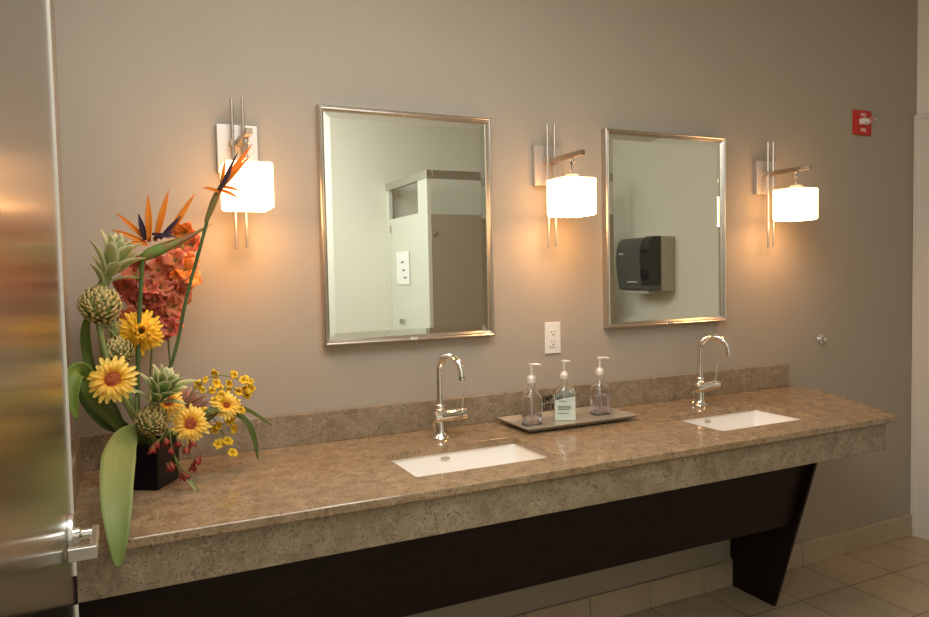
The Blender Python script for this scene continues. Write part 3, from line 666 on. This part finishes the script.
MB().tube(sh, [.0055, .006, .0065, .0072, .008, .0086, .009, .0095, .0095, .0095, .0092, .009, .0085, .008, .0072, .0065, .006, .005, .0035, .002, .001][:len(sh)], 12).build('sheath', mat('sheath_green', (.13, .14, .03), .5, noise=(25, (.25, .10, .03), .35, .6)), o, smooth=True)
m_ = MB()
for (tx, ty), (bx_, by_), wd in (((252, 144), (220, 190), .0085), ((250, 156), (222, 188), .006), ((203, 188), (219, 192), .0055), ((238, 198), (220, 190), .0055), ((240, 191), (221, 187), .005), ((225, 161), (221, 185), .0055)):
    spike(m_, at(bx_, by_, YB2-.012), at(tx, ty, YB2-.02), wd, n0, (0, -.01, .004))
m_.build('orange_petals', ORG, o, smooth=True, solid=.0008)
m_ = MB()
for (tx, ty), (bx_, by_), wd in (((238, 152), (222, 184), .0045), ((231, 171), (219, 190), .006)):
    spike(m_, at(bx_, by_, YB2-.02), at(tx, ty, YB2-.026), wd, n0)
m_.build('purple_tongues', PURP, o, smooth=True, solid=.0008)

# coral orchid sprays
def blossom(m_, c, nrm, r):
    ax, ay, n = frame_(nrm); a0 = random.uniform(0, 6.28)
    for k in range(6):
        a = a0+k*2*PI/6+random.uniform(-.15, .15); d = ax*math.cos(a)+ay*math.sin(a); L = r*random.uniform(.85, 1.15); lf = random.uniform(.05, .5)
        path = [c+d*L*(s_/5)+n*L*lf*math.sin(s_/5*2.2) for s_ in range(6)]
        m_.strip(path, n, lambda t_: r*.50*math.sin(min(1, .12+t_*.95)**.8*PI*.93)+.0004, cup=.25, nx=5, wave=.22)
    return ax, ay, n
def spray(name, label, pts, stempx, r, mats, i, Y=-.2):
    c0 = at(*pts[0], Y); o = thing(name, c0, label, 'flower', 'coral orchid sprays')
    sp_ = smoothpath([root(i)]+[at(*q_, Y) for q_ in stempx], 5); MB().tube(sp_, .0032, 8).build('stem', STEML, o, smooth=True)
    for k, (px, py) in enumerate(pts):
        c = at(px+random.uniform(-2, 2), py+random.uniform(-2, 2), Y+random.uniform(-.028, .028)); n = (TOCAM(c)+V((random.uniform(-.8, .8), 0, random.uniform(-.6, .7)))).normalized()
        f_ = MB(); blossom(f_, c, n, r*random.uniform(.85, 1.15)); fl = f_.build('blossom', mats[k % len(mats)], o, smooth=True, solid=.0006)
        near = min(sp_, key=lambda s_: (s_-c).length)
        g_ = MB(); g_.tube([c+n*.001, c+n*.010], [.004, .0015], 8); g_.tube([near, (near+c)/2-n*.004, c-n*.002], .0016, 6)
        g_.build('blossom_stalk', STEML, fl, smooth=True)
spray('coral_orchid', 'bright coral orchid spray behind the two birds of paradise', [(184, 234), (192, 247), (178, 250), (191, 262), (176, 262), (163, 264), (187, 272), (172, 276), (157, 270), (190, 279), (180, 288)],
      [(170, 390), (168, 330), (172, 285), (184, 240)], .036, [CORALY, CORAL, CORAL], 2, Y=-.13)
spray('coral_orchid', 'dark coral orchid spray above the golden chrysanthemum', [(160, 286), (172, 290), (148, 290), (135, 278), (127, 284), (140, 298), (166, 302), (154, 302), (131, 300), (174, 308), (150, 314), (164, 318), (128, 314), (170, 330), (138, 264)],
      [(150, 390), (152, 340), (150, 300), (136, 275)], .036, [CORAL, CORALR, CORALR], 3, Y=-.14)

# leaves: each is a thing of its own
def leaf(pts, wd, label, mt, nrm=None, cup=.25, fold=0., wave=0., name='broad_leaf', wf=None):
    P_ = smoothpath(pts, 6); o = MB()
    o.strip(P_, nrm or TOCAM(P_[len(P_)//2]), wf or (lambda t_: wd*(.18+.82*math.sin(min(1, t_*1.15+.0)*PI*.5)**1.1)*(max(0, 1-t_**3.2))**.8+.0006), cup=cup, nx=8, wave=wave, fold=fold)
    r = o.build(name, mt, None, smooth=True, solid=.0012); return tag(r, label, 'leaf')
leaf([MOUTH+V((-.01, -.02, .0)), at(140, 434, -.32), at(128, 436, -.40), at(120, 452, -.50), at(117, 478, -.60), at(117, 510, -.68), at(118, 540, -.72), at(118, 568, -.735)], .041, 'long broad green leaf hanging over the counter edge', LEAFB, cup=.22,
     wf=lambda t_: .037*(.12+.88*min(1, t_*2.1)**.9)*(max(0, 1-max(0, t_-.45)**2.0*3.3))**.75*(1-.1*t_)+.0006, wave=.03)
leaf([MOUTH+V((-.03, 0, 0)), at(112, 420, -.27), at(98, 405, -.27), at(88, 385, -.27), at(82, 372, -.28), at(74, 376, -.31), at(72, 395, -.33), at(77, 420, -.335)], .030, 'glossy green leaf folding down at the far left of the arrangement', LEAFG, cup=.3, fold=.1)
leaf([MOUTH+V((-.03, .01, 0)), at(125, 430, -.235), at(108, 420, -.23), at(92, 400, -.23), at(84, 380, -.235), at(82, 368, -.24)], .033, 'dark green leaf behind the open gerbera', LEAFD, cup=.3)
leaf([MOUTH+V((-.035, .01, 0)), at(108, 400, -.22), at(92, 370, -.21), at(86, 345, -.21), at(86, 325, -.22), at(92, 308, -.24)], .015, 'strap shaped green leaf curving up below the highest pineapple', LEAFG, cup=.5)
leaf([MOUTH+V((.03, 0, .0)), at(200, 425, -.26), at(225, 407, -.22), at(245, 410, -.18), at(260, 418, -.15), at(272, 426, -.13)], .015, 'pointed green leaf reaching right towards the backsplash', LEAFD, cup=.4, nrm=(0, -.5, .9))
leaf([MOUTH+V((.03, -.01, .0)), at(195, 425, -.29), at(210, 411, -.29), at(232, 413, -.26), at(246, 422, -.25), at(254, 438, -.245), at(258, 459, -.245)], .0125, 'arching narrow leaf drooping onto the counter on the right', LEAFD, cup=.4, nrm=(0, -.6, .8))
leaf([MOUTH+V((-.02, .01, 0)), at(122, 425, -.25), at(112, 405, -.25), at(104, 398, -.25)], .012, 'short leaf tucked under the open gerbera', LEAFD)

# yellow orchid sprays
def mini_spray(name, label, cat, stemsets, dots, r, mt, Y, grp=None):
    c0 = at(*dots[0], Y); o = thing(name, c0, label, cat, grp)
    allp = []
    for s_ in stemsets:
        P_ = smoothpath([root(3)]+[at(px, py, Y) for px, py in s_], 5); allp += P_; MB().tube(P_, .0016, 8).build('stem', STEML, o, smooth=True)
    for (px, py) in dots:
        c = at(px, py, Y+random.uniform(-.02, .02)); f_ = MB(); n = fc(c, random.uniform(-.6, .6), random.uniform(-.3, .6)); ax, ay, n = frame_(n); rr_ = r*random.uniform(.8, 1.2); a0 = random.uniform(0, 6)
        for k in range(5):
            a = a0+k*2*PI/5; d = ax*math.cos(a)+ay*math.sin(a); L = rr_*(1.15 if k == 0 else .85)
            f_.strip([c+d*L*(q_/4)+n*L*.5*math.sin(q_/4*2.4) for q_ in range(5)], n, lambda t_: L*.48*math.sin(min(1, .1+t_*.95)*PI*.92)+.0003, cup=.3, nx=3)
        near = min(allp, key=lambda s2: (s2-c).length)
        fl = f_.build('blossom', mt, o, smooth=True, solid=.0005)
        MB().tube([near, c-n*.001], .0009, 6).build('blossom_stalk', STEML, fl, smooth=True)
    return o
mini_spray('yellow_orchid', 'spray of tiny yellow orchids arching right above the leaves', 'flower', [[(178, 430), (192, 392), (212, 376), (236, 378), (254, 388)], [(185, 425), (205, 395), (228, 388), (247, 394)]],
           [(216, 374), (206, 380), (198, 385), (235, 376), (243, 381), (251, 382), (244, 388), (247, 396), (238, 392), (228, 390), (220, 388), (212, 391), (252, 389), (216, 384), (203, 391), (228, 384)], .0142, OCH, -.21, 'yellow orchid sprays')
mini_spray('yellow_orchid', 'spray of tiny yellow orchids hanging low beside the daisy', 'flower', [[(180, 430), (205, 412), (222, 432), (232, 455)], [(182, 430), (215, 405), (238, 412)]],
           [(204, 419), (227, 441), (232, 453), (217, 445), (219, 427), (233, 428), (214, 431), (240, 410), (205, 412), (237, 402), (222, 396), (213, 402), (229, 421)], .0155, OCH, -.24, 'yellow orchid sprays')

# hanging wine red buds
BY = -.345
o = thing('red_bud_sprig', at(165, 440, BY), 'sprig of dark red buds hanging over the vase front', 'flower')
for P_ in ([(168, 428), (172, 446), (178, 462), (192, 478), (203, 496)], [(166, 430), (160, 440), (153, 448)], [(170, 430), (182, 444), (190, 458)], [(168, 430), (172, 450), (180, 472)]):
    MB().tube(smoothpath([MOUTH+V((.025, -.035, .0)), ]+[at(px, py, BY-.01*k) for k, (px, py) in enumerate(P_)], 4), .0013, 8).build('stem', STEML, o, smooth=True)
for k, (px, py) in enumerate([(167, 464), (181, 470), (196, 458), (193, 464), (158, 441), (153, 446), (165, 438), (178, 440), (186, 446), (172, 447), (190, 440), (183, 473), (170, 462), (200, 455)]):
    c = at(px, py, BY-.012-.01*(k % 3)); m_ = MB(); d0 = V((random.uniform(-.5, .5), random.uniform(-.3, .1), -1)).normalized(); ax, ay, nn = frame_(d0)
    for q_ in range(5):
        a = q_*2*PI/5; e = ax*math.cos(a)+ay*math.sin(a); L = .020*random.uniform(.8, 1.2)
        m_.strip([c-d0*.004, c+e*L*.35+d0*L*.3, c+e*L*.5+d0*L*.7, c+e*L*(.55+.2*(q_ % 2))+d0*L*1.05], e, lambda t_: .0058*math.sin((.15+.8*t_)*PI)+.0004, cup=-.4, nx=3)
    m_.build('bud', WINE, o, smooth=True, solid=.0006)
# small dry tendril leaf
tag(MB().strip(smoothpath([at(180, 471, -.36), at(188, 479, -.37), at(196, 489, -.375), at(203, 497, -.375)], 4), (0, -1, .3), lambda t_: .0045*math.sin((.1+.85*t_)*PI)+.0004, cup=.5, nx=3).build('pale_leaflet', CREAM, None, smooth=True, solid=.0006), 'small pale leaflet dangling below the red buds', 'leaf')

# dusty pink feathery protea
c = at(180, 412, -.20); o = thing('pink_protea', at(196, 395, -.20), 'dusty pink feathery bloom left of the yellow orchid sprays', 'flower')
m_ = MB()
for k in range(26):
    a = -.5+k*.10; L = .085*random.uniform(.75, 1.1); d = (V((math.cos(a*.9), -.3*math.sin(k*1.7), math.sin(a*.9)))).normalized()
    spike(m_, c, c+d*L+V((0, random.uniform(-.02, .02), 0)), .0065, (0, -1, .1), (0, -.006, .004), n=5)
m_.build('feather_petals', PINK, o, smooth=True, solid=.0005)
stem(o, root(6), c, .003, STEML)
for oo in bpy.data.objects:
    if '_w' in oo: del oo['_w']
